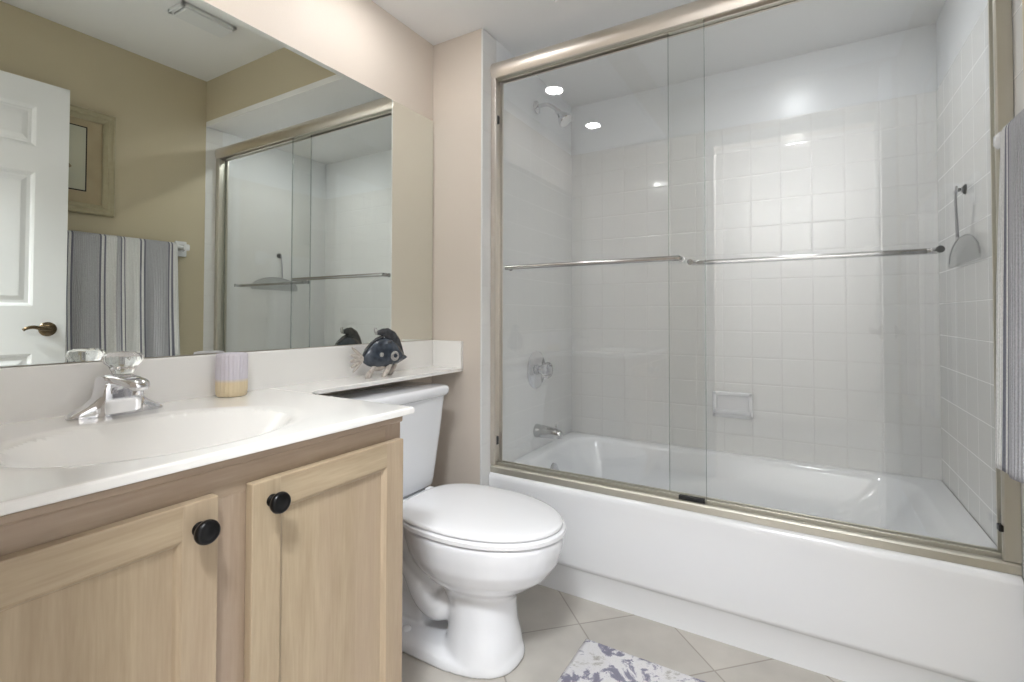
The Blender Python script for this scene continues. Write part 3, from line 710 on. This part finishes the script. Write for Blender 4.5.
RT = .017
for i in range(46): # front sheet up, over the bar, and down behind
    prof.append(('f', zlow_f + (BZ - zlow_f) * i / 45))
for i in range(1, 10): prof.append(('o', PI * i / 10))
for i in range(46): prof.append(('b', BZ - (BZ - zlow_b) * i / 45))
rows = []
for u in range(NU + 1):
    t = u / NU; col = []
    for kind, q in prof:
        y = ya + (yb_ - ya) * t
        hang = max(0, (BZ - q) / .7) if kind != 'o' else 0
        rip = (.006 * math.sin(t * 21 + .6) + .005 * math.sin(t * 47 + 2) + .010 * math.exp(-((t - .42) / .03) ** 2)) * min(1, hang * 2.0 + .12)
        y += .010 * math.sin(q * 3 if kind != 'o' else 0) * min(1, hang) + (.010 * hang if t < .05 else 0)
        if kind == 'f': x = BX - RT - rip - .006 * hang; z = q
        elif kind == 'o': x = BX - RT * math.cos(q) - rip * math.cos(q) * .5; z = BZ + RT * math.sin(q)
        else: x = BX + RT - .003 * hang + rip * .4; z = q
        col.append(bm.verts.new((x, y, z)))
    rows.append(col)
for i in range(NU):
    for j in range(len(prof) - 1):
        f = bm.faces.new((rows[i][j], rows[i + 1][j], rows[i + 1][j + 1], rows[i][j + 1]))
        for l_, (uu) in zip(f.loops, (i, i + 1, i + 1, i)): l_[uvl].uv = (uu / NU * .955, 0)
tw = obj('striped_towel', bm, m_tow, smooth=True)
md = tw.modifiers.new('thick', 'SOLIDIFY'); md.thickness = .009; md.offset = 0
tag(tw, 'grey and white striped bath towel folded over the towel bar', 'towel')

# ------------------------------------------------------------------ framed picture on the right wall
pf = thing('framed_picture', 'framed seashell print in an olive gold frame above the towel', 'picture', (W, -.66, 1.77))
py0, py1, pz0, pz1 = -.885, -.457, 1.512, 2.034; fw = .052
m_frame = mat('olive_gold_frame', lin(192, 184, 156), .38, .2, noise=(40, lin(174, 164, 134)))
bm = bmesh.new()
def fring(o_, d_): return [(W - d_, py0 + o_, pz0 + o_), (W - d_, py1 - o_, pz0 + o_), (W - d_, py1 - o_, pz1 - o_), (W - d_, py0 + o_, pz1 - o_)]
loft([fring(0, .001), fring(0, .020), fring(.004, .026), fring(.012, .028), fring(.020, .022), fring(.026, .020), fring(.032, .024), fring(.044, .018), fring(fw, .012), fring(fw, .004)], cap=False, bm=bm)
obj('frame', bm, m_frame, pf)
obj('mat_board', box(W - .007, W - .001, py0 + fw - .002, py1 - fw + .002, pz0 + fw - .002, pz1 - fw + .002), mat('aged_linen_mat', lin(196, 182, 152), .8, noise=(12, lin(176, 158, 128))), pf)
iy0, iy1, iz0, iz1 = -.765, -.577, 1.628, 1.940
obj('mat_line', box(W - .009, W - .0069, iy0 - .006, iy1 + .006, iz0 - .006, iz1 + .006), mat('black_fillet', lin(34, 30, 28), .5), pf)
obj('print', box(W - .0105, W - .0085, iy0, iy1, iz0, iz1), mat('pale_print', lin(188, 196, 184), .6, noise=(9, lin(210, 204, 180))), pf)
rings = []
for i in range(9):
    t = i / 8; rr = .004 + .018 * math.sin(PI * t) ** .7
    rings.append([(W - .0107 - .001 * (1 if k % 2 else 0) * 0, -.665 + .06 * (t - .5) + rr * .4 * math.cos(2 * PI * k / 12), 1.74 + .05 * (t - .5) + rr * math.sin(2 * PI * k / 12)) for k in range(12)])
bm = prism([(-.665 + .03 * math.cos(a) * (1 - .25 * math.sin(3 * a)), 1.742 + .022 * math.sin(a)) for a in [2 * PI * k / 24 for k in range(24)]], 0, W - .0113, W - .0105)
obj('seashell_print', bm, mat('sepia_ink', lin(150, 136, 112), .6), pf)

# ------------------------------------------------------------------ open door along the right wall
dr = bpy.data.objects.new('door_1', None); C.objects.link(dr); dr.location = (1.700, -1.497, 0); dr['kind'] = 'structure'
DW, DH, DT = .812, 2.05, .035
# local: +x along the door from hinge to free edge, +y towards the room
ang = math.atan2(.812, -.058); dr.rotation_euler = (0, 0, ang)
def dbox(*a, **k): return box(*a, **k)
bm = bmesh.new()
st = .112; pw = (DW - 3 * st) / 2
zr = [(.005, .235), (.835, 1.045), (1.640, 1.755), (1.935, DH)]
rail = lambda z0, z1, x0, x1: box(x0, x1, 0, DT, z0, z1, bm=bm)
for x0 in (0, st + pw, 2 * (st + pw)): box(x0, x0 + st, 0, DT, .005, DH, bm=bm)
for z0, z1 in zr:
    for x0 in (st, 2 * st + pw): box(x0, x0 + pw, 0, DT, z0, z1, bm=bm)
def place(o):
    o.parent = dr; o.matrix_parent_inverse = Matrix.Identity(4); return o
place(obj('slab', bm, m_white))
for a, b_ in ((.235, .835), (1.045, 1.640), (1.755, 1.935)):
    for x0 in (st, 2 * st + pw):
        q = bmesh.new(); x1 = x0 + pw
        for (ys_, sg) in ((DT, -1), (0, 1)):
            def pr(o_, d_): return [(x0 + o_, ys_ + sg * d_, a + o_), (x1 - o_, ys_ + sg * d_, a + o_), (x1 - o_, ys_ + sg * d_, b_ - o_), (x0 + o_, ys_ + sg * d_, b_ - o_)]
            loft([pr(0, 0), pr(.008, .004), (pr(.014, .009)), pr(.026, .009), pr(.045, .003), pr(.048, .003)], cap=False, bm=q)
            q.faces.new([q.verts.new(v_) for v_ in pr(.047, .003)])
        place(obj('panel', q, m_white))
bm = bmesh.new(); hx, hz = DW - .062, .942
for yv, sg in ((DT, 1), (0, -1)):
    lathe([(0, 0), (.031, 0), (.032, .004), (.026, .010), (.013, .014), (.010, .022), (.011, .034), (0, .038)], (hx, yv, hz), (0, sg, 0), 24, bm=bm)
    tube([(hx, yv + sg * .032, hz), (hx - .03, yv + sg * .040, hz + .004), (hx - .052, yv + sg * .040, hz + .010), (hx - .074, yv + sg * .036, hz + .006), (hx - .086, yv + sg * .034, hz - .003)], (.010, .006), 12, bm=bm)
hd = place(obj('handle', bm, m_bronze, smooth=True, ang=50)); hd['label'] = 'dark bronze lever handle'

# ------------------------------------------------------------------ ceiling vent
ve = thing('ceiling_vent', 'white rectangular exhaust vent grille on the ceiling seen in the mirror', 'vent', (1.15, -.35, H2))
vx0, vx1, vy0, vy1 = 1.06, 1.195, -.475, -.23
bm = bmesh.new()
for a in ((vx0, vx1, vy0, vy0 + .018), (vx0, vx1, vy1 - .018, vy1), (vx0, vx0 + .018, vy0, vy1), (vx1 - .018, vx1, vy0, vy1)):
    box(a[0], a[1], a[2], a[3], H2 - .016, H2 - .0005, .003, bm=bm)
obj('grille_frame', bm, m_white, ve)
obj('cover', box(vx0 + .010, vx1 - .010, vy0 + .022, vy1 - .01, H2 - .024, H2 - .006, .004), m_white, ve)
obj('backing', box(vx0 + .01, vx1 - .01, vy0 + .01, vy1 - .01, H2 - .004, H2 - .001), m_black, ve)

# ------------------------------------------------------------------ recessed downlights over the vanity, and an added fill lamp over the bath
def downlight(x, y, z, lab, lens):
    t = thing('recessed_downlight', lab, 'ceiling light', (x, y, z), 'recessed ceiling downlights')
    obj('trim_ring', lathe([(.040, -.0005), (.072, -.0005), (.073, -.003), (.068, -.006), (.042, -.007), (.040, -.005), (.040, -.0005)], (x, y, z), (0, 0, 1), 40), m_white, t, smooth=True, ang=50)
    obj('lamp_lens', lathe([(0, -.012), (.020, -.011), (.040, -.006), (.040, -.001), (0, -.001)], (x, y, z), (0, 0, 1), 32), lens, t)
downlight(.262, -.456, H1, 'round white recessed downlight over the toilet end of the vanity ledge', m_lamp)
downlight(.262, -.985, H1, 'round white recessed downlight over the basin, second from the tub', m_lamp)
downlight(1.30, .34, H1 + .004, 'added round fill downlight inside the bath alcove', m_alcove_fill)  # added out of view to brighten the bath alcove
